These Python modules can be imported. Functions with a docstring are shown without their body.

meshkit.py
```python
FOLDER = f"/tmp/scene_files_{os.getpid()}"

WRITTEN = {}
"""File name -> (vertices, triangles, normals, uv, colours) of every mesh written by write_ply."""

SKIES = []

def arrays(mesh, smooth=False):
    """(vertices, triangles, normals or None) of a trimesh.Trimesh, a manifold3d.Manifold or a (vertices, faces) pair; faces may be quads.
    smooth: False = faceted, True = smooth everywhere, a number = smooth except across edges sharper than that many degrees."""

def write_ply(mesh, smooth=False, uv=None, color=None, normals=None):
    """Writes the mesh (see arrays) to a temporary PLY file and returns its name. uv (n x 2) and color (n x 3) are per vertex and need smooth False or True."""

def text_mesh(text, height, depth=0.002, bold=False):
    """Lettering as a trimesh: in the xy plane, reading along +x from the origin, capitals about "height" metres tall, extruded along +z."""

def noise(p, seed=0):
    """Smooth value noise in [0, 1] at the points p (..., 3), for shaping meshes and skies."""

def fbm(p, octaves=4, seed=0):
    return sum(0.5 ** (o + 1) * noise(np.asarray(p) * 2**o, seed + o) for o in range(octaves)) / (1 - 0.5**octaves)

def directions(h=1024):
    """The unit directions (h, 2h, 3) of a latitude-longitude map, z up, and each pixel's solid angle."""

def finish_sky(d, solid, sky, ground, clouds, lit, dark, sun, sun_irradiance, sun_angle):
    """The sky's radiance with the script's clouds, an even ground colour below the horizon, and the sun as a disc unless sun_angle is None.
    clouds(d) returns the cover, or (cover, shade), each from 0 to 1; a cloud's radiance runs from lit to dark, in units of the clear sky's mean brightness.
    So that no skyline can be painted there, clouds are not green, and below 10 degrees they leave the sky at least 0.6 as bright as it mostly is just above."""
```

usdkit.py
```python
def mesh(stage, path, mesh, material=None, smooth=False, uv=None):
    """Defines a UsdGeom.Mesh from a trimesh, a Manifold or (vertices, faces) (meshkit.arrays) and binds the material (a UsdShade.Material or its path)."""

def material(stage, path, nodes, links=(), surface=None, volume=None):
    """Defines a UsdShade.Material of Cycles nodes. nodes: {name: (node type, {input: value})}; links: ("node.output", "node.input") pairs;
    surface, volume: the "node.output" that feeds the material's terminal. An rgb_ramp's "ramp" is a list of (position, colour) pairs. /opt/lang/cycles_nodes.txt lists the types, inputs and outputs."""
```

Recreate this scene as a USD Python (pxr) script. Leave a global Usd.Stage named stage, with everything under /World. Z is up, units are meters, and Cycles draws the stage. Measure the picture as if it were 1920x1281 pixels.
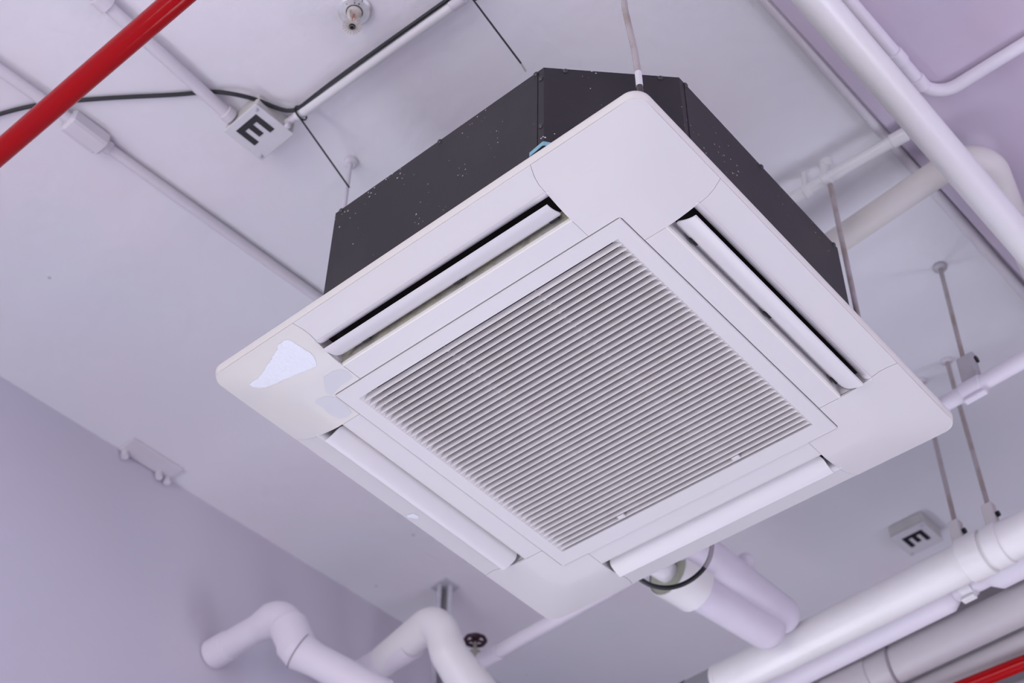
import math, random
import numpy as np
import trimesh, usdkit, meshkit
from shapely.geometry import Polygon, box as sbox
from pxr import Usd, UsdGeom, UsdLux, UsdShade, Gf, Sdf, Vt

random.seed(7)
rng = np.random.default_rng(7)
stage = Usd.Stage.CreateInMemory()
UsdGeom.SetStageUpAxis(stage, UsdGeom.Tokens.z)
UsdGeom.SetStageMetersPerUnit(stage, 1.0)
UsdGeom.Xform.Define(stage, '/World')
stage.SetDefaultPrim(stage.GetPrimAtPath('/World'))

# ------------------------------------------------------------------ camera
Z0 = 3.30                                   # height of the cassette's rim above the floor
F = 2911.65
RM = np.array([[0.9968862, -0.06558184, -0.04378267], [-0.07749257, -0.71207171, -0.69781715], [0.01458773, 0.69903712, -0.71493657]])
CP = np.array([-0.26266, -1.99329, -1.90585])
EXPOSURE = -2.3
cam = UsdGeom.Camera.Define(stage, '/World/camera')
m4 = np.eye(4); m4[:3, :3] = RM; m4[:3, 3] = CP + [0, 0, Z0]
cam.AddTransformOp().Set(Gf.Matrix4d(*m4.T.ravel().tolist()))
cam.CreateHorizontalApertureAttr(36.0); cam.CreateVerticalApertureAttr(36.0 * 1281 / 1920)
cam.CreateFocalLengthAttr(F / 1920 * 36.0)
cam.CreateFStopAttr(4.0); cam.CreateFocusDistanceAttr(2.55)
cam.CreateClippingRangeAttr(Gf.Vec2f(0.05, 100)); cam.CreateExposureAttr(EXPOSURE)

# ------------------------------------------------------------------ light
H = 0.74                                    # ceiling above the rim
WD = np.array([0.73569735, 0.67731042, 0.0])     # along wall_left, away from the camera
WN = np.array([0.67731042, -0.73569735, 0.0])    # out of wall_left into the room
OFF = -1.513933
A0, A1, B1 = -5.4, 1.90, OFF + 8.2          # the room: a along WD, b along WN
def ab(a, b, z): return WD * a + WN * b + np.array([0, 0, z])

USED = {}
def numbered(parent, name):
    k = (parent, name); n = USED.get(k, 0); USED[k] = n + 1
    return name if n == 0 else '%s_%03d' % (name, n)

def window_light(name, centre, facing, w, h, power, color):
    l = UsdLux.RectLight.Define(stage, '/World/' + name)
    z = -np.asarray(facing, float); z /= np.linalg.norm(z)
    x = np.cross([0, 0, 1], z); x /= np.linalg.norm(x); y = np.cross(z, x)
    m = np.eye(4); m[:3, 0] = x; m[:3, 1] = y; m[:3, 2] = z; m[:3, 3] = centre
    l.AddTransformOp().Set(Gf.Matrix4d(*m.T.ravel().tolist()))
    l.CreateWidthAttr(w); l.CreateHeightAttr(h); l.CreateIntensityAttr(power); l.CreateColorAttr(Gf.Vec3f(*color))
WIN = [  # name, centre, facing, width, height, intensity, colour
    ('left', ab(-3.7, OFF + .06, 1.40), WN, 2.4, 2.0, 14.0, (1.0, .99, .99)),
    ('front', ab(A0 + .06, .5, 1.55), WD, 3.2, 2.2, 19.5, (1.0, .98, .95)),
    ('back', ab(A1 - .06, 3.9, 1.15), -WD, 3.6, 1.7, 37.0, (.955, .925, 1.08)),
    ('right', ab(-3.0, B1 - .06, 1.50), -WN, 3.6, 1.8, 3.0, (.96, .84, 1.10)),
    ('left', ab(.75, OFF + .06, 1.15), WN, 2.1, 1.5, 24.0, (.94, .965, 1.07)),
]
for nm, c, f, w, h, pw, col in WIN:
    window_light(numbered('light', 'window_light_' + nm), c, f, w, h, pw, col)

# ------------------------------------------------------------------ helpers
def at(x, y, z):     # the point at height z above the rim that the photograph shows at (x, y)
    d = RM @ np.array([(x - 960) / F, -(y - 640.5) / F, -1.0])
    return CP + d * (z - CP[2]) / d[2] + [0, 0, Z0]

def path_of(parent): return '/World' if parent is None else str(parent.GetPath())
def obj(name, mesh, m, parent=None, smooth=35):
    pp = path_of(parent)
    return usdkit.mesh(stage, pp + '/' + numbered(pp, name), mesh, m, smooth=smooth).GetPrim()
def tag(o, label, cat, group=None, kind=None):
    o.SetCustomDataByKey('label', label); o.SetCustomDataByKey('category', cat)
    if group: o.SetCustomDataByKey('group', group)
    if kind: o.SetCustomDataByKey('kind', kind)
    return o
def thing(name, label, cat, loc=(0, 0, 0), rotz=0, group=None):
    x = UsdGeom.Xform.Define(stage, '/World/' + numbered('/World', name))
    x.AddTranslateOp().Set(Gf.Vec3d(*map(float, loc)))
    if rotz: x.AddRotateZOp().Set(float(rotz))
    return tag(x.GetPrim(), label, cat, group)
def struct(name, mesh, m, parent=None):
    o = obj(name, mesh, m, parent, smooth=30)
    if parent is None: o.SetCustomDataByKey('kind', 'structure')
    return o
def note(o, label): o.SetCustomDataByKey('label', label); return o

cat_ = trimesh.util.concatenate
def nrm(v): v = np.asarray(v, float); return v / np.linalg.norm(v)
def frame_box(c, x, y, z, sx, sy, sz, bevel=0.0):
    """a box with its axes along x, y, z; chamfered edges when bevel > 0"""
    if bevel:
        h = np.array([sx, sy, sz]) / 2
        pts = []
        for s in np.ndindex(2, 2, 2):
            s = np.array(s) * 2 - 1
            for k in range(3):
                q = h.copy() - bevel; q[k] = h[k]; pts.append(s * q)
        m = trimesh.convex.convex_hull(np.array(pts))
    else:
        m = trimesh.creation.box([sx, sy, sz])
    t = np.eye(4); t[:3, 0] = x; t[:3, 1] = y; t[:3, 2] = z; t[:3, 3] = c
    m.apply_transform(t); return m
def arcs(pts, bend, n=10):
    pts = [np.asarray(p, float) for p in pts]; out = [pts[0]]
    for i in range(1, len(pts) - 1):
        a, b, c = pts[i - 1], pts[i], pts[i + 1]
        u, v = nrm(a - b), nrm(c - b)
        ang = math.acos(np.clip(u @ v, -1, 1)); t = bend / math.tan(ang / 2)
        t = min(t, .49 * np.linalg.norm(a - b), .49 * np.linalg.norm(c - b)); r = t * math.tan(ang / 2)
        ctr = b + nrm(u + v) * (r / math.sin(ang / 2))
        p0, p1 = b + u * t, b + v * t
        e0, e1 = p0 - ctr, p1 - ctr; w = math.acos(np.clip(nrm(e0) @ nrm(e1), -1, 1))
        for k in range(n + 1):
            s = k / n
            out.append(ctr + (math.sin((1 - s) * w) * e0 + math.sin(s * w) * e1) / math.sin(w))
    out.append(pts[-1]); return np.array(out)
def sweep(path, radius, sides=20, caps=True, round_end=(False, False)):
    """a tube along a path; radius a number or one per point"""
    p = np.asarray(path, float); r = np.broadcast_to(np.asarray(radius, float), (len(p),)).copy()
    def extend(p, r, end):
        q, rr = (p[0], r[0]) if not end else (p[-1], r[-1])
        t = nrm(p[0] - p[1]) if not end else nrm(p[-1] - p[-2])
        add = [(q + t * rr * math.sin(a), rr * math.cos(a)) for a in np.linspace(0, math.pi / 2 * .97, 7)[1:]]
        ap, ar = np.array([x[0] for x in add]), np.array([x[1] for x in add])
        return (np.vstack([ap[::-1], p]), np.r_[ar[::-1], r]) if not end else (np.vstack([p, ap]), np.r_[r, ar])
    if round_end[0]: p, r = extend(p, r, 0)
    if round_end[1]: p, r = extend(p, r, 1)
    t = np.gradient(p, axis=0); t /= np.linalg.norm(t, axis=1, keepdims=True) + 1e-12
    a = np.cross(t[0], [0, 0, 1.0] if abs(t[0, 2]) < .9 else [1.0, 0, 0]); a = nrm(a)
    ang = np.arange(sides) * 2 * math.pi / sides; V = []
    for i in range(len(p)):
        a = nrm(a - t[i] * (a @ t[i])); b = np.cross(t[i], a)
        V.append(p[i] + r[i] * (np.cos(ang)[:, None] * a + np.sin(ang)[:, None] * b))
    V = np.vstack(V); Fc = []
    for i in range(len(p) - 1):
        for j in range(sides):
            k = (j + 1) % sides
            q = (i * sides + j, i * sides + k, (i + 1) * sides + k, (i + 1) * sides + j)
            Fc += [(q[0], q[1], q[2]), (q[0], q[2], q[3])]
    if caps:
        n = len(V); V = np.vstack([V, p[0], p[-1]]); L = (len(p) - 1) * sides
        for j in range(sides):
            k = (j + 1) % sides
            Fc += [(n, k, j), (n + 1, L + j, L + k)]
    return trimesh.Trimesh(V, Fc, process=False)
def tube(a, b, r, sides=20): return sweep([a, np.asarray(a) + (np.asarray(b) - a) * .5, b], r, sides)
def lerp(a, b, t): return np.asarray(a) + (np.asarray(b) - np.asarray(a)) * t
def ring(a, b, r, rb=.0015, sides=24):
    """a collar from a to b with softly broken edges"""
    a, b = np.asarray(a, float), np.asarray(b, float); d = nrm(b - a)
    return sweep([a, a + d * rb, b - d * rb, b], [r - rb, r, r, r - rb], sides)
def loops(rects, close=False):
    """faces between successive rectangle loops (hu, hv, z) or (u0,u1,v0,v1,z)"""
    V, Fc = [], []
    for q in rects:
        u0, u1, v0, v1, z = q if len(q) == 5 else (-q[0], q[0], -q[1], q[1], q[2])
        V += [(u0, v0, z), (u1, v0, z), (u1, v1, z), (u0, v1, z)]
    for i in range(len(rects) - 1):
        for j in range(4):
            k = (j + 1) % 4; a, b, c, d = 4 * i + j, 4 * i + k, 4 * i + 4 + k, 4 * i + 4 + j
            Fc += [(a, b, c), (a, c, d)]
    return trimesh.Trimesh(V, Fc, process=False)
def prism_uz(profile, v0, v1, v0t=None):
    """a closed (u, z) profile swept along v; per-point end insets optional"""
    P = np.asarray(profile, float); n = len(P)
    e = np.zeros(n) if v0t is None else np.asarray(v0t, float)
    V = np.vstack([np.c_[P[:, 0], v0 + e, P[:, 1]], np.c_[P[:, 0], v1 - e, P[:, 1]]])
    Fc = []
    for j in range(n):
        k = (j + 1) % n; Fc += [(j, k, n + k), (j, n + k, n + j)]
    tri = trimesh.creation.triangulate_polygon(Polygon(P), engine='earcut')
    idx = [int(np.argmin(np.linalg.norm(P - q, axis=1))) for q in tri[0]]
    for t in tri[1]:
        a, b, c = (idx[i] for i in t); Fc += [(a, b, c), (n + a, n + c, n + b)]
    m = trimesh.Trimesh(V, Fc, process=False); m.fix_normals(); return m

# ------------------------------------------------------------------ materials
def mat(name, base, rough=.5, spec=.5, noise=None, bump=None, specks=None, metallic=0.0, second=None):
    """principled; noise = (scale, colour, amount) mixes a second colour in; bump = (scale, distance); specks = (scale, size, colour)"""
    n = {'p': ('principled_bsdf', {'base_color': base, 'roughness': rough, 'specular_ior_level': spec, 'metallic': metallic})}
    l = []; src = None
    n['g'] = ('texture_coordinate', {})
    if noise:
        lst = noise if isinstance(noise, list) else [noise]
        for i, (sc, col, amt, lo, hi) in enumerate(lst):
            n['n%d' % i] = ('noise_texture', {'scale': sc, 'detail': 4.0, 'roughness': .55})
            n['r%d' % i] = ('map_range', {'from_min': lo, 'from_max': hi, 'to_min': 0.0, 'to_max': amt, 'clamp': True})
            n['m%d' % i] = ('mix_color', {'a': base, 'b': col})
            l += [('g.object', 'n%d.vector' % i), ('n%d.fac' % i, 'r%d.value' % i), ('r%d.result' % i, 'm%d.fac' % i)]
            if src: l.append((src, 'm%d.a' % i))
            src = 'm%d.result' % i
    if specks:
        for i, (sc, size, col) in enumerate(specks):
            n['v%d' % i] = ('voronoi_texture', {'scale': sc, 'randomness': 1.0})
            n['w%d' % i] = ('noise_texture', {'scale': sc * .13, 'detail': 1.0})
            n['x%d' % i] = ('math', {'math_type': 'multiply', 'value2': size})
            n['d%d' % i] = ('math', {'math_type': 'less_than'})
            n['pw%d' % i] = ('map_range', {'from_min': .5, 'from_max': .72, 'to_min': 0.0, 'to_max': 2.0, 'clamp': True})
            n['k%d' % i] = ('mix_color', {'a': base, 'b': col})
            l += [('g.object', 'v%d.vector' % i), ('g.object', 'w%d.vector' % i), ('w%d.fac' % i, 'pw%d.value' % i), ('pw%d.result' % i, 'x%d.value1' % i),
                  ('v%d.distance' % i, 'd%d.value1' % i), ('x%d.value' % i, 'd%d.value2' % i), ('d%d.value' % i, 'k%d.fac' % i)]
            if src: l.append((src, 'k%d.a' % i))
            src = 'k%d.result' % i
    if src: l.append((src, 'p.base_color'))
    if bump:
        n['bn'] = ('noise_texture', {'scale': bump[0], 'detail': 3.0})
        n['b'] = ('bump', {'strength': bump[2] if len(bump) > 2 else .5, 'distance': bump[1]})
        l += [('g.object', 'bn.vector'), ('bn.fac', 'b.height'), ('b.normal', 'p.normal')]
    return usdkit.material(stage, '/World/Looks/' + name, n, l, surface='p.BSDF')

CEIL = (.82, .82, .865)
M = {
    'ceiling': mat('ceiling_paint', CEIL, .55, .3, noise=[(1.1, (.85, .79, .845), .7, .45, .65), (1.7, (.785, .825, .865), .7, .5, .7)], bump=(22, .006, .35),
                   specks=[(13.0, .035, (.52, .50, .56))]),
    'wall': mat('wall_paint', (.64, .62, .715), .6, .3, noise=[(1.3, (.665, .61, .685), .5, .45, .65)], bump=(60, .002, .3)),
    'wallback': mat('wall_back_paint', (.24, .22, .23), .7, .3, bump=(40, .003, .3)),
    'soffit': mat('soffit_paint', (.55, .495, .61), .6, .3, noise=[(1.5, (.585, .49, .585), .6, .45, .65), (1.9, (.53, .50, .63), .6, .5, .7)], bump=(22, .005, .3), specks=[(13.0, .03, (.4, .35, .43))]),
    'floor': mat('floor_screed', (.66, .64, .70), .6, .3, noise=(3, (.52, .5, .56), .6, .4, .7)),
    'plastic': mat('panel_plastic', (.64, .628, .64), .38, .4, noise=(5, (.645, .63, .61), .35, .45, .7)),
    'cover': mat('cover_plastic', (.64, .625, .635), .36, .4, noise=(4, (.65, .63, .62), .35, .45, .7)),
    'cover_old': mat('cover_plastic_aged', (.66, .65, .61), .36, .4, noise=(7, (.64, .625, .63), .6, .42, .62)),
    'cream': mat('rim_plastic', (.75, .735, .69), .35, .45),
    'slat': mat('grille_plastic', (.70, .68, .675), .42, .4, noise=(38, (.58, .55, .52), .45, .5, .75), specks=[(420, .10, (.42, .37, .33))]),
    'vane': mat('louver_plastic', (.67, .655, .68), .33, .4, noise=(6, (.70, .69, .65), .3, .5, .7)),
    'liner': mat('outlet_liner', (.74, .72, .74), .5, .3),
    'dust': mat('dusty_foam', (.50, .49, .42), .85, .2, noise=[(16, (.56, .54, .34), .8, .45, .65), (60, (.2, .19, .18), .5, .5, .7)], bump=(90, .003, .6)),
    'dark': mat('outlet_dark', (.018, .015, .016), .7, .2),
    'black': mat('black_plastic', (.012, .011, .013), .45, .4),
    'filter': mat('filter_mesh', (.03, .026, .028), .9, .1),
    'casing': mat('casing_black', (.030, .027, .031), .45, .25, noise=[(3.5, (.05, .045, .047), .7, .5, .72), (14, (.03, .027, .03), .5, .5, .7)],
                  specks=[(90, .09, (.6, .58, .56)), (38, .03, (.45, .43, .41))], bump=(300, .0006, .3)),
    'screw': mat('screw_black', (.035, .032, .035), .3, .6),
    'tape': mat('blue_tape', (.22, .46, .56), .45, .4, noise=(60, (.3, .52, .6), .6, .4, .6)),
    'white_paint': mat('paint_dab', (.76, .79, .85), .6, .3, bump=(160, .004, .5)),
    'residue': mat('label_residue', (.60, .61, .635), .5, .3),
    'pipe': mat('pipe_white', (.84, .825, .85), .33, .5, noise=(3, (.78, .78, .74), .5, .45, .65)),
    'pipe_lilac': mat('pipe_painted', (.79, .76, .835), .5, .35, noise=[(4, (.80, .755, .81), .6, .4, .6)], specks=None),
    'pipe_cream': mat('pipe_cream', (.72, .70, .66), .5, .35, noise=(8, (.72, .68, .70), .6, .4, .6)),
    'pvc': mat('drain_pvc', (.88, .875, .87), .28, .5, noise=(5, (.80, .80, .76), .5, .45, .65)),
    'pvc_grey': mat('pipe_greyed', (.50, .475, .49), .4, .45, noise=(4, (.47, .45, .48), .6, .4, .6)),
    'insul': mat('pipe_insulation', (.76, .72, .825), .7, .25, noise=(5, (.72, .68, .74), .6, .4, .6), bump=(22, .01, .35), specks=[(11, .04, (.3, .27, .35))]),
    'conduit': mat('conduit_paint', (.71, .69, .745), .45, .35, noise=(6, (.72, .68, .72), .6, .4, .6)),
    'conduit_bright': mat('conduit_white', (.80, .80, .815), .3, .5),
    'red': mat('red_gloss', (.36, .001, .003), .13, .2, noise=(7, (.34, .001, .004), .6, .4, .65), bump=(12, .004, .2)),
    'rod': mat('rod_painted', (.46, .42, .42), .5, .35, noise=(17, (.33, .27, .23), .7, .45, .62)),
    'rod_dark': mat('rod_bare', (.10, .09, .085), .4, .5, metallic=.6),
    'rod_white': mat('rod_white', (.74, .735, .76), .5, .35),
    'steel': mat('painted_steel', (.50, .48, .52), .4, .45, noise=(30, (.4, .38, .38), .7, .45, .65)),
    'steel_grey': mat('grey_steel', (.58, .575, .64), .45, .45, noise=(25, (.45, .44, .48), .7, .45, .65)),
    'chrome': mat('chrome_worn', (.70, .70, .74), .38, .5, metallic=.25, noise=(45, (.5, .45, .42), .7, .5, .68), specks=[(120, .12, (.10, .08, .08))]),
    'brass': mat('sprinkler_frame', (.66, .62, .57), .5, .4, noise=(60, (.5, .46, .36), .7, .45, .65)),
    'glass_bulb': mat('red_bulb', (.55, .18, .14), .15, .5),
    'cable': mat('cable_black', (.012, .013, .017), .4, .5),
    'cable_grey': mat('cable_grey', (.28, .25, .28), .5, .4),
    'tie_tip': mat('tie_tip', (.42, .42, .33), .5, .4),
    'box': mat('box_white', (.70, .69, .73), .45, .4, noise=(25, (.68, .66, .69), .6, .4, .6)),
    'boxside': mat('box_side', (.62, .62, .58), .5, .4, noise=(25, (.55, .55, .52), .6, .4, .6)),
    'letter': mat('letter_black', (.010, .010, .014), .4, .4),
    'wheel': mat('handwheel_maroon', (.045, .008, .018), .4, .45),
    'valve': mat('valve_body', (.45, .44, .37), .5, .4, noise=(40, (.3, .29, .22), .8, .48, .64)),
    'foam': mat('foam_edge', (.62, .66, .50), .9, .1),
    'corr': mat('corrugated_metal', (.50, .51, .53), .35, .5, metallic=.3),
    'window_frame': mat('window_frame_paint', (.75, .74, .76), .5, .4),
}

# ------------------------------------------------------------------ the room
def slab(a0, a1, b0, b1, z0, z1):
    return frame_box(ab((a0 + a1) / 2, (b0 + b1) / 2, (z0 + z1) / 2), WD, WN, np.array([0, 0, 1.0]) * (1 if np.cross(WD, WN)[2] > 0 else -1), a1 - a0, b1 - b0, z1 - z0)
ZC = Z0 + H
struct('ceiling', slab(A0 - .2, A1 + .2, OFF - .2, B1 + .2, ZC, ZC + .2), M['ceiling'])
struct('floor', slab(A0 - .2, A1 + .2, OFF - .2, B1 + .2, -.2, 0), M['floor'])
struct('wall_left', slab(A0 - .2, A1 + .2, OFF - .2, OFF, 0, ZC), M['wall'])
struct('wall_right', slab(A0 - .2, A1 + .2, B1, B1 + .2, 0, ZC), M['wall'])
struct('wall_front', slab(A0 - .2, A0, OFF, B1, 0, ZC), M['wall'])
struct('wall_back', slab(A1, A1 + .2, OFF, B1, 0, ZC), M['wallback'])
# a shallow dropped soffit along the ceiling at the right
se0, se1 = at(1463, 11, H), at(1911, 506, H); sdir = nrm(se1 - se0); sperp = np.array([sdir[1], -sdir[0], 0.0])
sm = (se0 + se1) / 2 + sperp * 1.0; sm[2] = ZC - .010
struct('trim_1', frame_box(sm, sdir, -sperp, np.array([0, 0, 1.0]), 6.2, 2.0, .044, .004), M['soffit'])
def window_frame(c, f, w, h):
    x = nrm(np.cross([0, 0, 1], f)); y = np.array([0, 0, 1.0]); f = np.asarray(f)
    parts = []
    for s in (-1, 1):
        parts.append(frame_box(c + x * s * (w / 2 + .04), x, y, f, .08, h + .16, .10))
        parts.append(frame_box(c + y * s * (h / 2 + .04), x, y, f, w, .08, .10))
    for k in range(1, 4):
        parts.append(frame_box(c + x * (k / 4 - .5) * w, x, y, f, .05, h, .06))
    return cat_(parts)
for i, (nm, c, f, w, h, pw, col) in enumerate(WIN):
    struct('window_%d' % (i + 1), window_frame(np.asarray(c) - np.asarray(f) * .005, f, w, h), M['window_frame'])

# ------------------------------------------------------------------ the cassette air conditioner
ac = thing('air_conditioner', 'black cased ceiling cassette air conditioner with square white louvered panel', 'air conditioner', (0, 0, Z0), 45)
def smax(a, b, e=.055): return np.maximum(a, b) + np.maximum(e - np.abs(a - b), 0) ** 2 / (4 * e)
def face_z(u, v):
    r = smax(np.abs(u), np.abs(v)); t = np.clip((r - .37) / .102, 0, 1.15)
    return -.027 + .021 * t ** 1.35
def panel_mesh(poly, thick, lower=0.0, size=.011):
    geoms = getattr(poly, 'geoms', [poly]); ms = []
    for g in geoms:
        m = trimesh.creation.extrude_polygon(g, thick, engine='earcut')
        v, f = trimesh.remesh.subdivide_to_size(m.vertices, m.faces, size, max_iter=12)
        v = v.copy(); v[:, 2] += face_z(v[:, 0], v[:, 1]) - lower
        mm = trimesh.Trimesh(v, f, process=True); ms.append(mm)
    return cat_(ms)
def rounded_square(h, r): return sbox(-h + r, -h + r, h - r, h - r).buffer(r, quad_segs=10)
def rot(poly, k):
    from shapely import affinity
    return affinity.rotate(poly, 90 * k, origin=(0, 0))
GH = .3165
RIM_IN = rounded_square(.4722, .026)
grille_hole = rounded_square(GH + .0008, .006)
def cover_poly(g=0.0):
    e = -.2537 + g
    return Polygon([(e, e), (e, -.44), (-.2570 + g, -.455), (-.265 + g, -.475), (-.27 + g, -.49), (-.49, -.49), (-.49, -.27 + g), (-.475, -.265 + g), (-.455, -.2570 + g), (-.44, e)]).intersection(RIM_IN)
cov = cover_poly().difference(grille_hole)
slots = [rot(sbox(-.424, -.30, -.358, .30), k) for k in range(4)]
frame_poly = RIM_IN.difference(grille_hole)
for k in range(4):
    frame_poly = frame_poly.difference(rot(cover_poly(.0008), k)).difference(slots[k])
frame = obj('panel_frame', panel_mesh(frame_poly, .004), M['plastic'], ac)
# the rim round the outside
def rim_mesh():
    secs = [(.4722, .026, None, 0.0), (.4728, .026, None, -.0004), (.4750, .028, None, .0030), (.4752, .028, None, .0105), (.4735, .027, None, .0125), (.455, .02, None, .0125)]
    V, n = [], None
    for h, r, _, dz in secs:
        c = np.array(rounded_square(h, r).exterior.coords)[:-1]; n = len(c)
        if _ is None and dz < .003: z = face_z(c[:, 0] * .4722 / h, c[:, 1] * .4722 / h) + dz
        else: z = np.full(n, dz - .0)
        V.append(np.c_[c, z])
    Fc = []
    for i in range(len(V) - 1):
        for j in range(n):
            k = (j + 1) % n; a, b, c_, d = i * n + j, i * n + k, (i + 1) * n + k, (i + 1) * n + j
            Fc += [(a, c_, b), (a, d, c_)]
    return trimesh.Trimesh(np.vstack(V), Fc, process=False)
obj('panel_rim', rim_mesh(), M['cream'], ac, smooth=50)
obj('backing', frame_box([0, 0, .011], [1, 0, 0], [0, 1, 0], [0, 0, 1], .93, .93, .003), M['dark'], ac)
covers = []
for k in range(4):     # k = 0 nearest the camera (A), 1 right (D), 2 far (C), 3 left (B)
    covers.append(obj('corner_cover', panel_mesh(rot(cov, k), .004, .0004, .007), M['cover_old'] if k == 3 else M['cover'], ac, smooth=60))
note(covers[3], 'yellowed corner cover with a dab of white paint')
# white paint dab and label residue on the left cover (u < 0, v > 0)
def patch(pts, lift, thick=.0005, size=.006, jag=0.0):
    P = Polygon(pts)
    if jag:
        c = np.array(P.segmentize(.004).exterior.coords)[:-1]
        c = c + rng.normal(0, jag, c.shape); P = Polygon(c).buffer(0)
    m = trimesh.creation.extrude_polygon(P, thick, engine='earcut')
    v, f = trimesh.remesh.subdivide_to_size(m.vertices, m.faces, size, max_iter=10)
    v = v.copy(); v[:, 2] += face_z(v[:, 0], v[:, 1]) - lift - thick
    return trimesh.Trimesh(v, f, process=True)
def loc(x, y, z):
    w = at(x, y, z) - [0, 0, Z0]; s = math.sqrt(.5)
    return np.array([(w[0] + w[1]) * s, (-w[0] + w[1]) * s])
def on_face(px):
    out = []
    for x, y in px:
        q = loc(x, y, -.02)
        for _ in range(6): q = loc(x, y, float(face_z(q[0], q[1])))
        out.append(tuple(q))
    return out
dab = on_face([(535, 637), (545, 637.5), (565, 651), (583, 662), (591, 672), (594, 682), (590, 687), (560, 700), (530, 712), (505, 724), (488, 727), (474, 725), (468, 720), (484, 708), (492, 698), (500, 687), (512, 668), (520, 655), (521, 646)])
note(obj('paint_dab', patch(dab, .0006, .0007, jag=.0006), M['white_paint'], covers[3]), 'rough dab of bluish white paint')
res1 = on_face([(607, 707), (622, 696), (640, 692), (654, 697), (661, 708), (640, 722), (628, 735), (622, 742), (610, 735)])
note(obj('label_residue', patch(res1, .0005, .0002), M['residue'], covers[3]), 'pale grey-blue mark of a removed sticker')
res2 = on_face([(612, 742), (625, 744), (640, 752), (652, 762), (660, 774), (651, 782), (636, 785), (620, 778), (605, 764), (590, 755), (594, 748)])
obj('label_residue', patch(res2, .0005, .0002), M['residue'], covers[3])
chip = [(-.085, .452), (-.075, .462), (-.062, .458), (-.058, .464), (-.068, .468), (-.088, .466)]
obj('paint_chip', patch(on_face([(763, 965), (776, 962), (786, 968), (783, 973), (772, 971), (764, 970)]), .0006, .0004, jag=.0004), M['white_paint'], frame)

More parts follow.
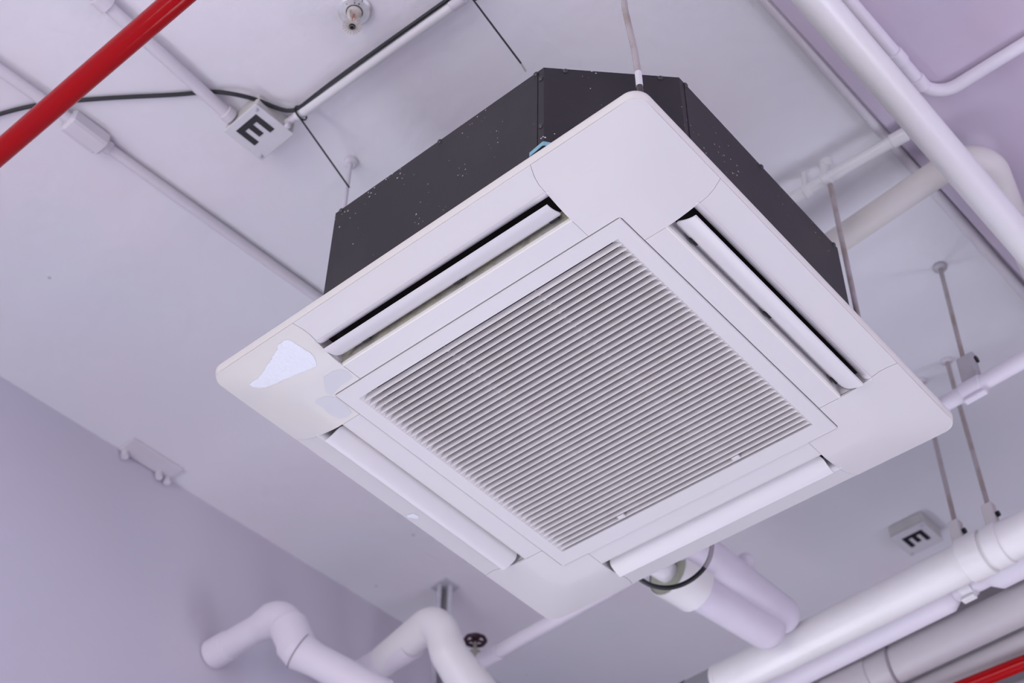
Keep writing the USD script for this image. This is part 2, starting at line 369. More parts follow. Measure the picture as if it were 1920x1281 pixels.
# air outlets, louvers: one per side, built for the side u < 0 and turned
LIN = [(-.4245, -.0185), (-.4175, -.0178), (-.4118, -.0143), (-.4086, -.0085), (-.4072, .000), (-.4070, .060)]
def turn(m, k):
    m = m.copy(); m.apply_transform(trimesh.transformations.rotation_matrix(math.pi / 2 * k, [0, 0, 1])); return m
def strip_uz(P, v0, v1):
    P = np.asarray(P, float); n = len(P)
    V = np.vstack([np.c_[P[:, 0], np.full(n, v0), P[:, 1]], np.c_[P[:, 0], np.full(n, v1), P[:, 1]]])
    Fc = []
    for j in range(n - 1): Fc += [(j, j + 1, n + j + 1), (j, n + j + 1, n + j)]
    return trimesh.Trimesh(V, Fc, process=False)
def two(m): return m
VO, VI = np.array([-.4105, -.0325]), np.array([-.3655, -.0055])
def vane_mesh(L=.2465):
    n = 11; t = np.linspace(0, 1, n); d = VI - VO; nn = nrm(np.array([-d[1], d[0]]));  nn = nn if nn[1] < 0 else -nn
    low = VO + t[:, None] * d + nn * (.0075 * np.sin(math.pi * np.clip(t * .94 + .03, 0, 1)) ** .8)[:, None]
    up = VO + t[:, None] * d + nn * (.0075 * np.sin(math.pi * t) ** .8 - .0022)[:, None]
    # plan: rounded inner corners
    def halflen(tt): return L - .018 * np.clip((tt - .55) / .45, 0, 1) ** 2.2
    V = []
    hl = halflen(t); ns = 9
    for s in np.linspace(-1, 1, ns):
        V.append(np.c_[low[:, 0], s * hl, low[:, 1]])
    for s in np.linspace(-1, 1, ns):
        V.append(np.c_[up[:, 0], s * hl, up[:, 1]])
    V = np.vstack(V); Fc = []
    idx = lambda sh, s, i: sh * ns * n + s * n + i
    for s in range(ns - 1):
        for i in range(n - 1):
            a, b, c, e = idx(0, s, i), idx(0, s, i + 1), idx(0, s + 1, i + 1), idx(0, s + 1, i)
            Fc += [(a, b, c), (a, c, e)]
            a, b, c, e = (q + ns * n for q in (a, b, c, e)); Fc += [(a, c, b), (a, e, c)]
    for s in range(ns - 1):
        for i in (0, n - 1):
            a, b = idx(0, s, i), idx(0, s + 1, i); c, e = idx(1, s + 1, i), idx(1, s, i); Fc += [(a, b, c), (a, c, e)]
    for i in range(n - 1):
        for s in (0, ns - 1):
            a, b = idx(0, s, i), idx(0, s, i + 1); c, e = idx(1, s, i + 1), idx(1, s, i); Fc += [(a, b, c), (a, c, e)]
    m = trimesh.Trimesh(V, Fc, process=False); m.fix_normals(); return m
for k in range(4):
    o = obj('air_outlet', turn(strip_uz(LIN, -.256, .256), k), M['liner'], ac, smooth=60)
    ends = [frame_box([-.391, s * .2566, .018], [1, 0, 0], [0, 1, 0], [0, 0, 1], .066, .003, .075) for s in (-1, 1)]
    obj('end_wall', turn(ends[0], k), M['liner'], o); obj('end_wall', turn(ends[1], k), M['liner'], o)
    lipp = strip_uz([(-.3578, -.0272), (-.3605, -.0265), (-.3622, -.0225), (-.3610, -.019)], -.2555, .2555)
    obj('lip', turn(lipp, k), M['cream'], o)
    obj('dusty_wall', turn(strip_uz([(-.3606, -.0195), (-.3606, .055)], -.2555, .2555), k), M['dust'] if k == 0 else M['liner'], o)
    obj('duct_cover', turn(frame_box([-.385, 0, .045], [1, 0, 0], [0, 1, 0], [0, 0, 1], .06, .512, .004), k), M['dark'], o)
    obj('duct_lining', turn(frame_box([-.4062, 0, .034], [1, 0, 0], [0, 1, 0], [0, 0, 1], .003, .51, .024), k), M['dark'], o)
    lv = obj('louver', turn(vane_mesh(), k), M['vane'], ac, smooth=50)
    for v in (-.225, -.02, .19):
        obj('hinge', turn(frame_box([-.3690, v, -.0075], [1, 0, 0], [0, 1, 0], [0, 0, 1], .0075, .019, .012, .001), k), M['black'], lv)

# intake grille
gr = obj('intake_grille', loops([(GH - .001, GH - .001, -.008), (GH - .001, GH - .001, -.0285), (GH - .0025, GH - .0025, -.0302), (-.2850, .2790, -.2872, .2872, -.0302), (-.2775, .2762, -.2690, .2690, -.0155), (-.2775, .2762, -.2690, .2690, .002)]), M['plastic'], ac, smooth=20)
PITCH = .01326
slat_profile = np.array([(.0006, -.0298), (.0001, -.0304), (-.0010, -.0298), (-.0022, -.0276), (-.0031, -.0250), (-.0037, -.0223), (-.0040, -.0196), (-.0028, -.0194), (-.0024, -.0220), (-.0017, -.0245), (-.0007, -.0270)])
slat_in = np.maximum(slat_profile[:, 1] + .0302, 0) * 1.22
for i in range(42):
    u = -.2718 + PITCH * i
    obj('slat', prism_uz(slat_profile + [u, 0], -.2868, .2868, slat_in), M['slat'], gr, smooth=25)
for v in (-.1075, .0955):
    obj('crossbar', frame_box([-.001, v, -.0175], [1, 0, 0], [0, 1, 0], [0, 0, 1], .545, .0030, .0045), M['slat'], gr)
for v in (-.131, .132):
    obj('latch', frame_box([.2665, v, -.0290], [1, 0, 0], [0, 1, 0], [0, 0, 1], .0105, .0155, .0050, .0007), M['plastic'], gr)
obj('air_filter', frame_box([0, 0, .003], [1, 0, 0], [0, 1, 0], [0, 0, 1], .57, .57, .002), M['filter'], ac)

# black sheet metal casing
BW, BC, BH, BU, BV = .4178, .1654, .3283, -.0034, .0044
oct_ = [(-BW, -BW + BC), (-BW + BC, -BW), (BW - BC, -BW), (BW, -BW + BC), (BW, BW - BC), (BW - BC, BW), (-BW + BC, BW), (-BW, BW - BC)]
cas = obj('casing', trimesh.creation.extrude_polygon(Polygon([(a + BU, b + BV) for a, b in oct_]), BH - .012, engine='earcut').apply_translation([0, 0, .012]), M['casing'], ac, smooth=False)
for k in range(4):
    L = 2 * (BW - BC)
    pl = frame_box([-BW - .0006, 0, BH / 2 + .004], [0, 1, 0], [0, 0, 1], [1, 0, 0], L - .026, BH - .018, .0016, .0004)
    pl = turn(pl, k); pl.apply_translation([BU, BV, 0])
    obj('plate', pl, M['casing'], cas)
def screw(p, n):
    p, n = np.asarray(p, float), nrm(n)
    return sweep([p - n * .001, p + n * .0008, p + n * .0026, p + n * .0036], [.0050, .0052, .0040, .0016], 10)
scr = []
for v in (-.236, -.012, .236): scr.append(((-BW + BU - .001, v + BV, BH - .006), (-1, 0, 0)))
for z in (.300, .165): scr.append(((-BW + BU, -BW + BC + BV + .006, z), (-1, 0, 0)))
for u in (-.236, -.005, .236): scr.append(((u + BU, -BW + BV - .001, BH - .006), (0, -1, 0)))
for t in (.16, .86):
    a, b = np.array([-BW, -BW + BC]), np.array([-BW + BC, -BW]); q = a + (b - a) * t
    scr.append(((q[0] + BU, q[1] + BV, BH - .006), (-1, -1, 0)))
for p, n in scr: obj('screw', screw(p, n), M['screw'], cas)
c0, c1 = np.array([-BW + BU, -BW + BC + BV]), np.array([-BW + BC + BU, -BW + BV])
d1 = nrm(c1 - c0)
tn2 = np.array([-1, -1]) * .0016
tp = [np.array([c0[0] - .0030, c0[1] + .028, .1100]), np.array([c0[0] - .0028, c0[1] + .0005, .1165]), np.r_[c0 + d1 * .0005 + tn2, .1168], np.r_[c0 + d1 * .020 + tn2, .1130], np.r_[c0 + d1 * .05 + tn2, .080]]
tv = np.vstack([np.array(tp), np.array(tp) - [0, 0, .0105]]); tn = len(tp)
tv = np.vstack([tv, tv + np.array([.0012, .0004, 0])])
tf = []
for j in range(tn - 1):
    a, b, c, d = j, j + 1, tn + j + 1, tn + j
    tf += [(a, c, b), (a, d, c), (a + 2 * tn, b + 2 * tn, c + 2 * tn), (a + 2 * tn, c + 2 * tn, d + 2 * tn)]
note(obj('tape_strip', trimesh.Trimesh(tv, tf, process=False), M['tape'], cas), 'strip of pale blue tape')
for k in range(4):
    br = frame_box([-.3450, -.3450, .085], nrm([1, 1, 0]), nrm([-1, 1, 0]), [0, 0, 1], .055, .035, .004)
    br = turn(br, k); obj('hanger_bracket', br, M['casing'], cas)

# ------------------------------------------------------------------ hanger rods of the unit
def rod(name, pts, r, m, label, group=None, extra=()):
    t = thing(name, label, 'hanger rod', group=group)
    obj('rod', sweep(pts, r, 10), m, t)
    return t
def anchor(p, r=.012, h=.012):
    p = np.asarray(p, float); return sweep([p + [0, 0, .002], p - [0, 0, h * .6], p - [0, 0, h]], [r, r, r * .6], 14)
t = rod('hanger_rod', [(.034, -.520, Z0 + .085), (.032, -.520, Z0 + .225)], .0058, M['rod_dark'], 'bent paint-streaked hanger rod at the top corner of the white panel')
obj('rod', sweep([(.032, -.520, Z0 + .225), (.031, -.522, Z0 + .262)], .0060, 10), M['rod_white'], t)
obj('rod', sweep([(.031, -.522, Z0 + .262), (.027, -.523, Z0 + .33), (.016, -.523, Z0 + .45), (.013, -.52, Z0 + .6), (.013, -.52, Z0 + H)], .0056, 10), M['rod'], t)
dD = at(1548, 305, H)
t = rod('hanger_rod', [dD * [1, 1, 0] + [0, 0, Z0 + .08], dD * [1, 1, 0] + [0, 0, ZC - .075]], .0055, M['rod'], 'thin brownish hanger rod crossing a small white pipe right of the black casing')
obj('rod', sweep([dD * [1, 1, 0] + [0, 0, ZC - .075], dD - [0, 0, .001]], .0075, 10), M['rod_white'], t)
obj('anchor', anchor(dD, .014, .014), M['conduit_bright'], t)
dB = at(658, 303, H)
t = rod('hanger_rod', [dB * [1, 1, 0] + [0, 0, Z0 + .08], dB - [0, 0, .002]], .0045, M['conduit'], 'thin pale hanger rod behind the left end of the black casing')
obj('anchor', anchor(dB, .016, .012), M['conduit'], t)

# ------------------------------------------------------------------ ceiling conduits and boxes, left part
UP = np.array([0, 0, 1.0])
def run(px, z): return [at(x, y, z) for x, y in px]
ZP = H - .012
t = thing('electrical_conduit', 'painted conduit with a fitting running from the red pipe down to the panel\'s left edge', 'conduit')
obj('conduit', tube(at(-60, 90, H - .022), at(150, 237, H - .022), .0125), M['conduit'], t)
obj('conduit', tube(at(190, 268, H - .014), at(760, 676, H - .014), .0115), M['conduit'], t)
fa, fb = at(128, 222, H - .022), at(197, 274, H - .022); fd = nrm(fb - fa)
obj('fitting', frame_box(lerp(fa, fb, .5) - [0, 0, .0], fd, np.cross(UP, fd), UP, np.linalg.norm(fb - fa), .042, .040, .006), M['conduit'], t)
obj('fitting_lid', frame_box(lerp(fa, fb, .5) + np.cross(fd, UP) * -.028 + [0, 0, .008], fd, np.cross(UP, fd), UP, np.linalg.norm(fb - fa) * .9, .02, .022, .004), M['conduit'], t)
obj('connector', ring(at(194, 271, H - .016), at(207, 280, H - .016), .0150), M['conduit'], t)
t = thing('electrical_conduit', 'painted conduit passing behind the red pipe into the lettered box', 'conduit')
obj('conduit', tube(at(150, -35, H - .023), at(432, 219, H - .023), .0130), M['conduit'], t)
obj('coupling', ring(at(180, -8, H - .023), at(203, 13, H - .023), .019), M['conduit'], t)
obj('connector', ring(at(421, 209, H - .023), at(434, 221, H - .023), .0165), M['conduit'], t)
t = thing('electrical_conduit', 'bright white conduit running up from the lettered box beside a black cable', 'conduit')
obj('conduit', tube(at(556, 218, H - .022), at(866, -3, H - .022), .0115), M['conduit_bright'], t)
obj('connector', tube(at(534, 233, H - .022), at(560, 215, H - .022), .0080), M['conduit'], t)
obj('lug', frame_box(at(540, 232, H - .03), WN, WD, UP, .012, .012, .026, .003), M['conduit'], t)
obj('coupling', ring(at(846, 11, H - .022), at(868, -5, H - .022), .0135), M['conduit'], t)

def lettered_box(px_centre, size, depth, label, letter_h, shift=(0, 0)):
    c = at(*px_centre, H - depth)
    t = thing('junction_box', label, 'junction box', c, 0, None)
    x, y = WD, WN
    obj('body', frame_box([0, 0, depth / 2 + .002], x, y, -UP, size * .98, size * .98, depth - .004, .004), M['boxside'], t)
    obj('cover', frame_box([0, 0, .0015], x, y, -UP, size, size, .0045, .0012), M['box'], t)
    lh, lw, st = letter_h, letter_h * .80, letter_h * .21
    L = trimesh.creation.extrude_polygon(Polygon([(0, 0), (lw, 0), (lw, st), (st, st), (st, lh / 2 - st / 2), (lw * .84, lh / 2 - st / 2), (lw * .84, lh / 2 + st / 2), (st, lh / 2 + st / 2), (st, lh - st), (lw, lh - st), (lw, lh), (0, lh)]), .0012, engine='earcut')
    L.apply_translation([-lw / 2, -lh / 2, 0])
    mm = np.eye(4); mm[:3, 0] = x; mm[:3, 1] = y; mm[:3, 2] = -UP; mm[:3, 3] = np.array([0, 0, -.0008]) + x * shift[0] + y * shift[1]
    L.apply_transform(mm); note(obj('letter', L, M['letter'], t, smooth=False), 'black letter E')
    for sx, sy in ((-1, 1), (1, -1)):
        obj('screw', screw(x * sx * size * .41 + y * sy * size * .41 + [0, 0, -.0005], (0, 0, -1)), M['steel_grey'], t)
    return t
lettered_box((485, 249), .104, .040, 'white junction box lettered E above the black casing\'s left end', .063, (-.010, .001))
lettered_box((1719, 1012), .104, .040, 'white junction box lettered E beside the large drain pipe at lower right', .060, (-.006, .002))

cab = [at(x, y, H - .0052) for x, y in ((-60, 232), (0, 214), (60, 199), (150, 188), (260, 181))] + [at(360, 175, H - .0052), at(400, 172, H - .0070), at(440, 177, H - .014), at(480, 187, H - .016), at(520, 203, H - .018), at(545, 208, H - .021), at(575, 192, H - .023), at(640, 142, H - .024), at(740, 70, H - .024), at(830, 6, H - .024), at(900, -44, H - .024)]
from scipy.interpolate import CubicSpline
def smooth_path(P, n=60):
    P = np.asarray(P); s = np.r_[0, np.cumsum(np.linalg.norm(np.diff(P, axis=0), axis=1))]
    return CubicSpline(s, P)(np.linspace(0, s[-1], n))
tag(obj('power_cable', sweep(smooth_path(cab, 90), .0046, 10), M['cable'], None), 'black cable looping across the ceiling past the upper lettered box', 'cable')
def tie(base, mid, tip, label, rr, grp=None, tipm=None):
    t = thing('cable_tie', label, 'cable tie')
    d = nrm(at(866, -3, H) - at(556, 218, H)); a = np.cross(d, UP); c = np.asarray(base)
    lp = [c + rr * (math.cos(q) * a + math.sin(q) * UP) for q in np.linspace(0, 2 * math.pi, 17)]
    obj('loop', sweep(lp, .0020, 6), M['cable'], t)
    s = c - UP * rr
    obj('tail', sweep([s, lerp(s, mid, .5), mid], .0021, 6), M['cable'], t)
    if tip is not None: obj('tip', sweep([mid, lerp(mid, tip, .5), tip], .0018, 6), M['tie_tip'], t)
tie(at(564, 212, H - .022), at(655, 352, H - .10), None, 'black cable tie tail hanging beside the upper lettered box', .0165)
tie(at(884, -14, H - .022), at(977, 119, H - .10), at(986, 134, H - .105), 'black cable tie tail with a pale tip above the casing\'s top corner', .0165)

# sprinkler head
sc = at(665, 20, H - .004)
t = thing('sprinkler_head', 'worn pendent fire sprinkler with toothed deflector and round metal plate on ceiling', 'sprinkler', sc)
obj('escutcheon', sweep([(0, 0, .004), (0, 0, -.001), (0, 0, -.005), (0, 0, -.0055), (0, 0, -.003)], [.0345, .0345, .030, .019, .0185], 32), M['chrome'], t, smooth=25)
obj('socket', sweep([(0, 0, .0), (0, 0, -.012), (0, 0, -.014)], [.0150, .0150, .012], 20), M['brass'], t)
obj('socket_ring', sweep([(0, 0, -.0035), (0, 0, -.006)], [.0172, .0168], 24), M['dark'], t)
zd = -.056
for s in (-1, 1):
    x = np.array([.7, .71, 0]) * s
    obj('frame_arm', sweep([x * .012 + [0, 0, -.010], x * .0145 + [0, 0, -.024], x * .010 + [0, 0, -.040], x * .003 + [0, 0, -.050]], [.0034, .0032, .0030, .0036], 8), M['brass'], t)
obj('glass_bulb', sweep([(0, 0, -.014), (0, 0, -.028), (0, 0, -.044)], [.0022, .0028, .0022], 10), M['glass_bulb'], t)
obj('boss', sweep([(0, 0, -.043), (0, 0, -.049), (0, 0, zd - .004)], [.0035, .0055, .0050], 14), M['brass'], t)
def deflector():
    n = 18; pts = []
    for i in range(n):
        a = 2 * math.pi * i / n; w = math.pi / n
        for r, da in ((.0085, -w * .95), (.0185, -w * .55), (.0190, 0), (.0185, w * .55), (.0085, w * .95)):
            pts.append((r * math.cos(a + da), r * math.sin(a + da)))
    m = trimesh.creation.extrude_polygon(Polygon(pts).buffer(0), .0012, engine='earcut'); m.apply_translation([0, 0, zd]); return m
obj('deflector', deflector(), M['brass'], t, smooth=False)
obj('deflector_screw', sweep([(0, 0, zd), (0, 0, zd - .003), (0, 0, zd - .0045)], [.0066, .0064, .0036], 14), M['dark'], t)

# ------------------------------------------------------------------ red pipe, upper left
tag(obj('fire_pipe', tube(at(-260, 510, .40), at(620, -250, .40), .0222, 32), M['red'], None), 'glossy red fire pipe slanting across the upper left corner', 'pipe')

# ------------------------------------------------------------------ upper right pipes
tag(obj('water_pipe', tube(at(1280, -292, .52), at(2150, 725, .52), .0335, 32), M['pipe'], None), 'large glossy white pipe slanting across the upper right corner', 'pipe')
ins = run([(1480, 512), (1600, 432), (1845, 266), (1912, 440), (1990, 620)], .635)
tag(obj('insulated_pipe', sweep(arcs(ins, .065, 12), .0290, 24), M['pipe_cream'], None), 'dull cream pipe bending behind the large white pipe at upper right', 'pipe')
t = thing('water_pipe', 'small white pipe on clips between the black casing and the large white pipe', 'pipe')
obj('pipe', tube(at(1420, 410, H - .055), at(1722, 237, H - .055), .0122), M['conduit_bright'], t)
obj('coupling', ring(at(1672, 266, H - .055), at(1700, 250, H - .055), .0155), M['conduit_bright'], t)
for q in ((1513, 357), (1549, 336)):
    c = at(*q, H - .055); d = nrm(at(1770, 210, H) - at(1420, 410, H))
    obj('clip', ring(c - d * .007, c + d * .007, .0150), M['conduit_bright'], t)
    obj('clip_post', tube(c + UP * .010, c + UP * .055, .0075, 10), M['conduit_bright'], t)
tag(obj('electrical_conduit', tube(at(1394, -48, H - .013), at(1992, 632, H - .013), .0125), M['conduit'], None), 'thin lilac conduit on the ceiling left of the large white pipe', 'conduit')
t = thing('electrical_conduit', 'painted conduit with a rounded bend in the upper right corner', 'conduit')
obj('conduit', sweep(arcs(run([(1540, -60), (1752, 186), (1960, 58)], H - .045), .055, 10), .0135, 18), M['pipe_lilac'], t)
for a, b in (((1676, 97), (1692, 116)), ((1718, 146), (1732, 163))):
    obj('coupling', ring(at(*a, H - .047), at(*b, H - .047), .0155), M['pipe_lilac'], t)

# ------------------------------------------------------------------ valve line: runs behind the unit, rod, clamp, valve
Vp0, Vp1 = at(905, 1238, .35), at(1925, 672, .35)
vd = nrm(Vp1 - Vp0)
t = thing('water_pipe', 'long slim white pipe passing behind the unit from the valve to the right edge', 'pipe')
obj('pipe', tube(Vp0, Vp1 + vd * .4, .0172, 24), M['pipe_lilac'], t)
obj('socket', ring(Vp0 - vd * .005, Vp0 + vd * .06, .0215), M['pipe_lilac'], t)
rD = at(1762, 500, H)
# nearest point of the pipe to the rod
s_ = ((rD - Vp0)[:2] @ vd[:2]) / (vd[:2] @ vd[:2]); cD = Vp0 + vd * s_
t = thing('hanger_rod', 'hanger rod with a plated clamp holding the slim pipe right of the panel', 'hanger rod')
obj('rod', sweep([cD + UP * .085, lerp(cD + UP * .085, rD, .5), rD], .0052, 10), M['rod'], t)
obj('anchor', anchor(rD, .016, .010), M['steel'], t)
sd = nrm(np.cross(vd, UP))
obj('clamp_plate', frame_box(cD + UP * .052 + vd * .006, vd, sd, UP, .040, .020, .075, .003), M['steel'], t)
obj('clamp_ring', ring(cD - vd * .022, cD + vd * .026, .0205), M['pipe_lilac'], t)
obj('clamp_foot', frame_box(cD - UP * .024 + vd * .004, vd, sd, UP, .050, .016, .010, .002), M['pipe_lilac'], t)
obj('bolt', sweep([cD + UP * .068 + vd * .024, cD + UP * .068 + vd * .030], .008, 8), M['black'], t)
# gate valve at its end
vc = Vp0 - vd * .030
t = thing('gate_valve', 'gate valve with a dark maroon handwheel under the panel\'s lowest corner', 'valve', vc)
obj('body', sweep([-vd * .034, -vd * .02, vd * 0, vd * .02, vd * .032], [.019, .022, .026, .022, .021], 16), M['valve'], t)
obj('bonnet', sweep([(0, 0, .0), (0, 0, .028), (0, 0, .036), (0, 0, .040)], [.018, .016, .018, .012], 14), M['valve'], t)
obj('stem', sweep([(0, 0, .036), (0, 0, .080)], .0048, 10), M['valve'], t)
def wheel():
    R, n = .026, 40; zc = .074
    rim = sweep([(R * (1 + .03 * math.cos(8 * a)) * math.cos(a), R * (1 + .03 * math.cos(8 * a)) * math.sin(a), zc) for a in np.linspace(0, 2 * math.pi, n + 1)], .0052, 10)
    sp = [sweep([(0, 0, zc + .002), (R * math.cos(a), R * math.sin(a), zc)], .0038, 8) for a in np.arange(5) * 2 * math.pi / 5 + .3]
    hub = sweep([(0, 0, zc - .006), (0, 0, zc + .008)], .0085, 12)
    return cat_([rim, hub] + sp)
obj('handwheel', wheel(), M['wheel'], t)

# ------------------------------------------------------------------ drain pipes, lower right
ZD = .19
Dp = lambda x: at(x, 1282 - .496 * (x - 1350), ZD)
d0, d1 = Dp(1352), Dp(1920); dd = nrm(d1 - d0)
t = thing('drain_pipe', 'large glossy white drain pipe with a coupling at lower right', 'pipe')
obj('pipe', tube(d0, d1 + dd * .5, .0450, 36), M['pvc'], t)
obj('end_ring', ring(d0 - dd * .004, d0 + dd * .010, .0462), M['pvc'], t)
obj('coupling', ring(Dp(1812), Dp(1852), .0520, .002, 36), M['pvc'], t)
obj('coupling', ring(Dp(1858), Dp(1886), .0500, .002, 36), M['pvc'], t)
nn = 26; cp_ = [lerp(d0 - dd * .085, d0 + dd * .002, k / (2 * nn)) for k in range(2 * nn + 1)]
obj('flexible_connector', sweep(cp_, [.0420 + (.0016 if k % 2 else -.0012) for k in range(2 * nn + 1)], 24), M['corr'], t)
obj('hose_clamp', sweep([d0 - dd * .135, d0 - dd * .125, d0 - dd * .09, d0 - dd * .082], [.030, .043, .045, .042], 20), M['black'], t)
def drain_rod(anchor_pt, c, label):
    t = thing('hanger_rod', label, 'hanger rod')
    top = c + UP * .105
    obj('rod', sweep([top, lerp(top, anchor_pt, .5), anchor_pt], .0056, 10), M['rod'], t)
    obj('anchor', anchor(anchor_pt, .014, .008), M['conduit'], t)
    obj('clamp_plate', frame_box(c + UP * .082, dd, nrm(np.cross(dd, UP)), UP, .026, .024, .060, .003), M['pipe_cream'], t)
    obj('bolt', sweep([c + UP * .078 + dd * .014, c + UP * .078 + dd * .021], .0065, 8), M['black'], t)
    return t
r2 = at(1775, 676, H)
s2 = ((r2 - d0)[:2] @ dd[:2]) / (dd[:2] @ dd[:2])
drain_rod(r2, d0 + dd * s2, 'rear hanger rod holding the large drain pipe at its coupling')
c3 = None
for x in np.linspace(1740, 1830, 181):     # the point of the pipe whose plumb line passes the rod in view
    c = Dp(x) - [0, 0, Z0] + UP * .12; q = RM.T @ (c - CP); px = 960 + F * q[0] / -q[2]; py = 640.5 - F * q[1] / -q[2]
    if px >= 1785 - (990 - py) * -.24: c3 = Dp(x); break
drain_rod(np.array([c3[0], c3[1], ZC]), c3, 'front hanger rod dropping behind the panel\'s right corner onto the drain pipe')

D2 = lambda x: at(x, 1227 - .500 * (x - 1560), .205)
t = thing('insulated_pipe', 'lilac insulated pipe with a bare clamped gap behind the large drain pipe', 'pipe')
q0, q1 = D2(1340), D2(1776)
obj('insulation', sweep([q0, lerp(q0, q1, .5), q1, D2(1790)], [.037, .037, .037, .024], 26), M['pipe_lilac'], t)
obj('pipe', tube(D2(1770), D2(1880), .0225, 20), M['pipe_lilac'], t)
obj('insulation', sweep([D2(1852), D2(1868), D2(1930), D2(2000)], [.025, .040, .040, .040], 26), M['pipe_lilac'], t)
e = nrm(D2(1900) - D2(1700)); c = D2(1812)
obj('clamp_ring', ring(c - e * .012, c + e * .018, .0265), M['pipe'], t)
obj('clamp_foot', frame_box(c - UP * .030, e, nrm(np.cross(e, UP)), UP, .034, .018, .010, .002), M['pipe'], t)

P3 = lambda x: at(x, 1132 + .475 * (1920 - x), .16)
t = thing('drain_pipe', 'greyish drain pipe strapped by a thin black band at lower right', 'pipe')
obj('pipe', tube(P3(1500), P3(2040), .0440, 30), M['pvc_grey'], t)
e3 = nrm(P3(1900) - P3(1700))
obj('socket', ring(P3(1560), P3(1640), .0475, .002, 30), M['pvc_grey'], t)
def band(c, e, r, w=.003):
    a = nrm(np.cross(e, UP)); b = np.cross(a, e)
    return sweep([c + r * (math.cos(q) * a + math.sin(q) * b) + e * .010 * math.cos(q) for q in np.linspace(0, 2 * math.pi, 33)], w, 6)
obj('band', band(P3(1676), e3, .0465), M['cable_grey'], t)
P4 = lambda x: at(x, 1203 + .46 * (1920 - x), .12)
tag(obj('drain_pipe', tube(P4(1640), P4(2040), .0270, 26), M['pvc_grey'], None), 'thinner grey-white pipe just above the red pipe at lower right', 'pipe')
P5 = lambda x: at(x, 1243 + .40 * (1920 - x), .06)
tag(obj('fire_pipe', tube(P5(1680), P5(2040), .0170, 26), M['red'], None), 'short stretch of red fire pipe in the lower right corner', 'pipe')
P6 = lambda x: at(x, 1292 + .40 * (1920 - x), .05)
tag(obj('drain_pipe', tube(P6(1760), P6(2040), .0200, 22), M['pvc_grey'], None), 'pale pipe cut by the frame below the lower right red pipe', 'pipe')

# ------------------------------------------------------------------ insulated pipes leaving the unit
ZB = .20
t = thing('insulated_pipe', 'short lilac insulated pipe from the unit, upper of the pair', 'pipe')
obj('insulation', sweep([at(1225, 962, ZB + .02), at(1330, 1052, ZB + .02), at(1462, 1152, ZB + .02)], .0465, 28, round_end=(False, True)), M['insul'], t)
t = thing('insulated_pipe', 'short lilac insulated pipe with a torn white sleeve, lower of the pair', 'pipe')
b0, b1 = at(1268, 1082, ZB - .03), at(1436, 1182, ZB - .03); be = nrm(b1 - b0)
obj('insulation', sweep([b0, lerp(b0, b1, .5), b1], .0440, 28, round_end=(False, True)), M['insul'], t)
obj('pipe', tube(b0 - be * .16, b0 + be * .02, .026, 20), M['pipe'], t)
sl = [b0 - be * .028, b0 - be * .026, b0 + be * .058, b0 + be * .060]
obj('sleeve', sweep(sl, [.055, .057, .0575, .0555], 28, caps=False), M['pvc'], t)
obj('foam_ring', sweep([b0 - be * .025, b0 - be * .020], [.0545, .0545], 24), M['foam'], t)
t = thing('pipe_stub', 'small lilac rounded pipe stub behind the upper insulated pipe', 'pipe')
obj('stub', sweep([at(1392, 1100, .30), at(1398, 1054, .30)], .022, 18, round_end=(False, True)), M['pipe_lilac'], t)
hp = [at(1160, 1052, .06), at(1200, 1086, .055), at(1222, 1098, .05), at(1256, 1102, .05), at(1290, 1091, .06), at(1318, 1068, .08), at(1331, 1045, .09), at(1335, 1020, .10), at(1334, 985, .12)]
hpp = smooth_path(hp, 60)
t = thing('control_cable', 'black control cable looping out from under the panel\'s lower edge', 'cable')
obj('cable', sweep(hpp[:42], .0052, 10), M['cable'], t)
obj('grey_cable', sweep(hpp[41:], .0052, 10), M['cable_grey'], t)

# ------------------------------------------------------------------ lower left pipes from the wall
def wallpt(x, y, d=0.0):
    r = RM @ np.array([(x - 960) / F, -(y - 640.5) / F, -1.0]); tt = (OFF + d - WN @ CP) / (WN @ r)
    return CP + tt * r + [0, 0, Z0]
w0 = wallpt(398, 1228)
w1 = w0 + WN * .22
t = thing('insulated_pipe', 'wrapped white pipe coming out of the wall with a bulging elbow at lower left', 'pipe')
def shot(P):
    q = RM.T @ (np.asarray(P) - [0, 0, Z0] - CP); return np.array([960 + F * q[0] / -q[2], 640.5 - F * q[1] / -q[2]])
def on_depth(x, y, ref, dz=0.0):
    d = -(RM.T @ (np.asarray(ref) - [0, 0, Z0] - CP))[2] + dz
    return CP + RM @ (np.array([(x - 960) / F, -(y - 640.5) / F, -1.0]) * d) + [0, 0, Z0]
k1 = on_depth(515, 1160, w0, -.10); k2 = on_depth(562, 1222, w0, -.18); k3 = on_depth(720, 1306, w0, -.26)
obj('pipe', sweep([w0, lerp(w0, k1, .5), k1], .0345, 24), M['pipe_lilac'], t)
kk = lerp(w0, k1, .28)
obj('sleeve', ring(w0, kk, .0385, .003), M['pipe_lilac'], t)
obj('elbow', sweep(arcs([lerp(w0, k1, .78), on_depth(530, 1152, w0, -.11), k2], .05, 10), [.036] + [.043] * 10 + [.048, .046], 26), M['pipe_lilac'], t)
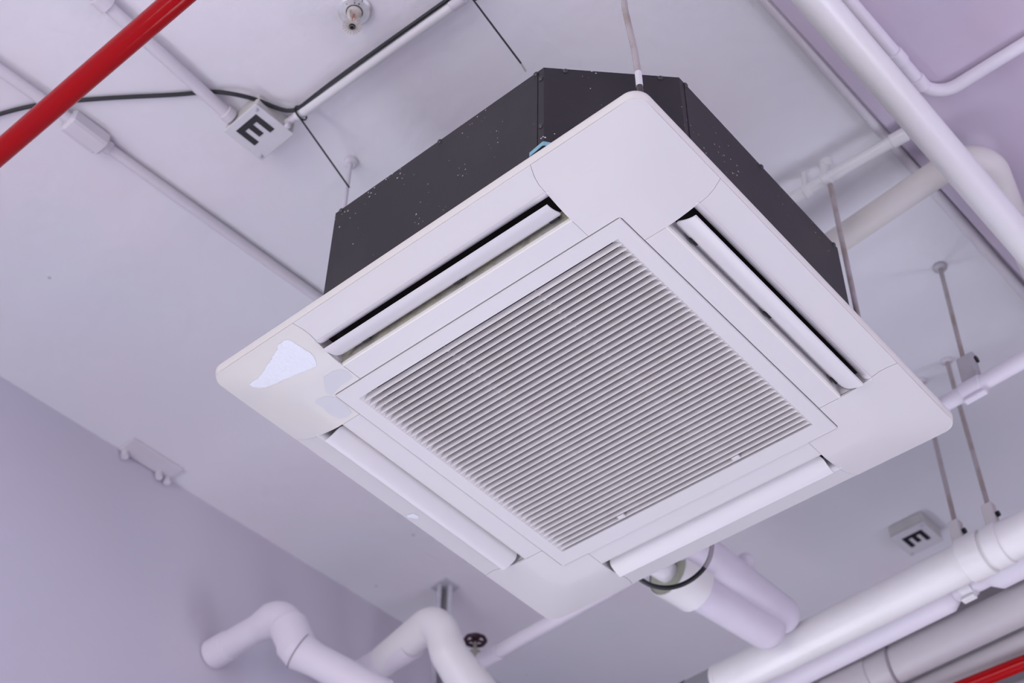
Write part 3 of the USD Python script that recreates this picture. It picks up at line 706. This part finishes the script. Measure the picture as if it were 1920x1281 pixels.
obj('pipe', sweep([lerp(k1, k2, .75), k2, lerp(k2, k3, .2), k3], [.046, .0465, .0405, .0405], 26), M['pipe_lilac'], t)
obj('band', band(lerp(k1, k2, .98), nrm(k3 - k2), .0470, .0012), M['cable_grey'], t)
g0 = wallpt(600, 1312); gz = g0[2]
h1 = on_depth(802, 1190, g0, -.28); h3 = on_depth(925, 1348, g0, -.44)
t = thing('insulated_pipe', 'wrapped white pipe arching over beside the maroon valve wheel', 'pipe')
obj('pipe', sweep([g0, lerp(g0, h1, .5), lerp(g0, h1, .86)], .0380, 24), M['pipe_lilac'], t)
obj('elbow', sweep(arcs([lerp(g0, h1, .60), on_depth(820, 1158, g0, -.30), on_depth(842, 1228, g0, -.36), h3], .052, 10), [.0395] + [.0425] * 11 + [.0455] * 11 + [.060], 28), M['pipe'], t)
obj('seam', ring(lerp(g0, h1, .60), lerp(g0, h1, .615), .0400, .001), M['pipe_lilac'], t)

# strut channel hanging from the ceiling
sp = at(834, 1100, H)
t = thing('strut_channel', 'grey steel strut hanging from a ceiling plate behind the arching pipe', 'hanger', sp)
obj('ceiling_plate', frame_box([0, 0, -.003], WD, WN, -UP, .060, .060, .006, .001), M['steel_grey'], t)
for s in (-1, 1):
    obj('channel_side', frame_box(np.array([s * .0155, -.004 * 0, -.24]), [1, 0, 0], [0, 1, 0], [0, 0, 1], .013, .030, .47, .001), M['steel_grey'], t)
obj('channel_back', frame_box(np.array([0, .014, -.24]), [1, 0, 0], [0, 1, 0], [0, 0, 1], .02, .003, .47), M['steel'], t)
# bracket at the top of the wall
p0, p1 = at(226, 838, H), at(316, 898, H)
c = lerp(p0, p1, .5); c = WD * (WD @ c) + WN * (OFF + .034) + UP * ZC
L_ = np.linalg.norm(p1 - p0)
t = thing('wall_bracket', 'painted steel bracket bolted where the wall meets the ceiling', 'bracket', c)
obj('plate', frame_box([0, 0, -.004], WD, WN, -UP, L_, .062, .008, .002), M['conduit'], t)
for a in (-.40, .28, .44):
    obj('bolt', sweep([WD * L_ * a - WN * .024 + UP * -.006, WD * L_ * a - WN * .020 - UP * .026], .010, 10), M['conduit'], t)
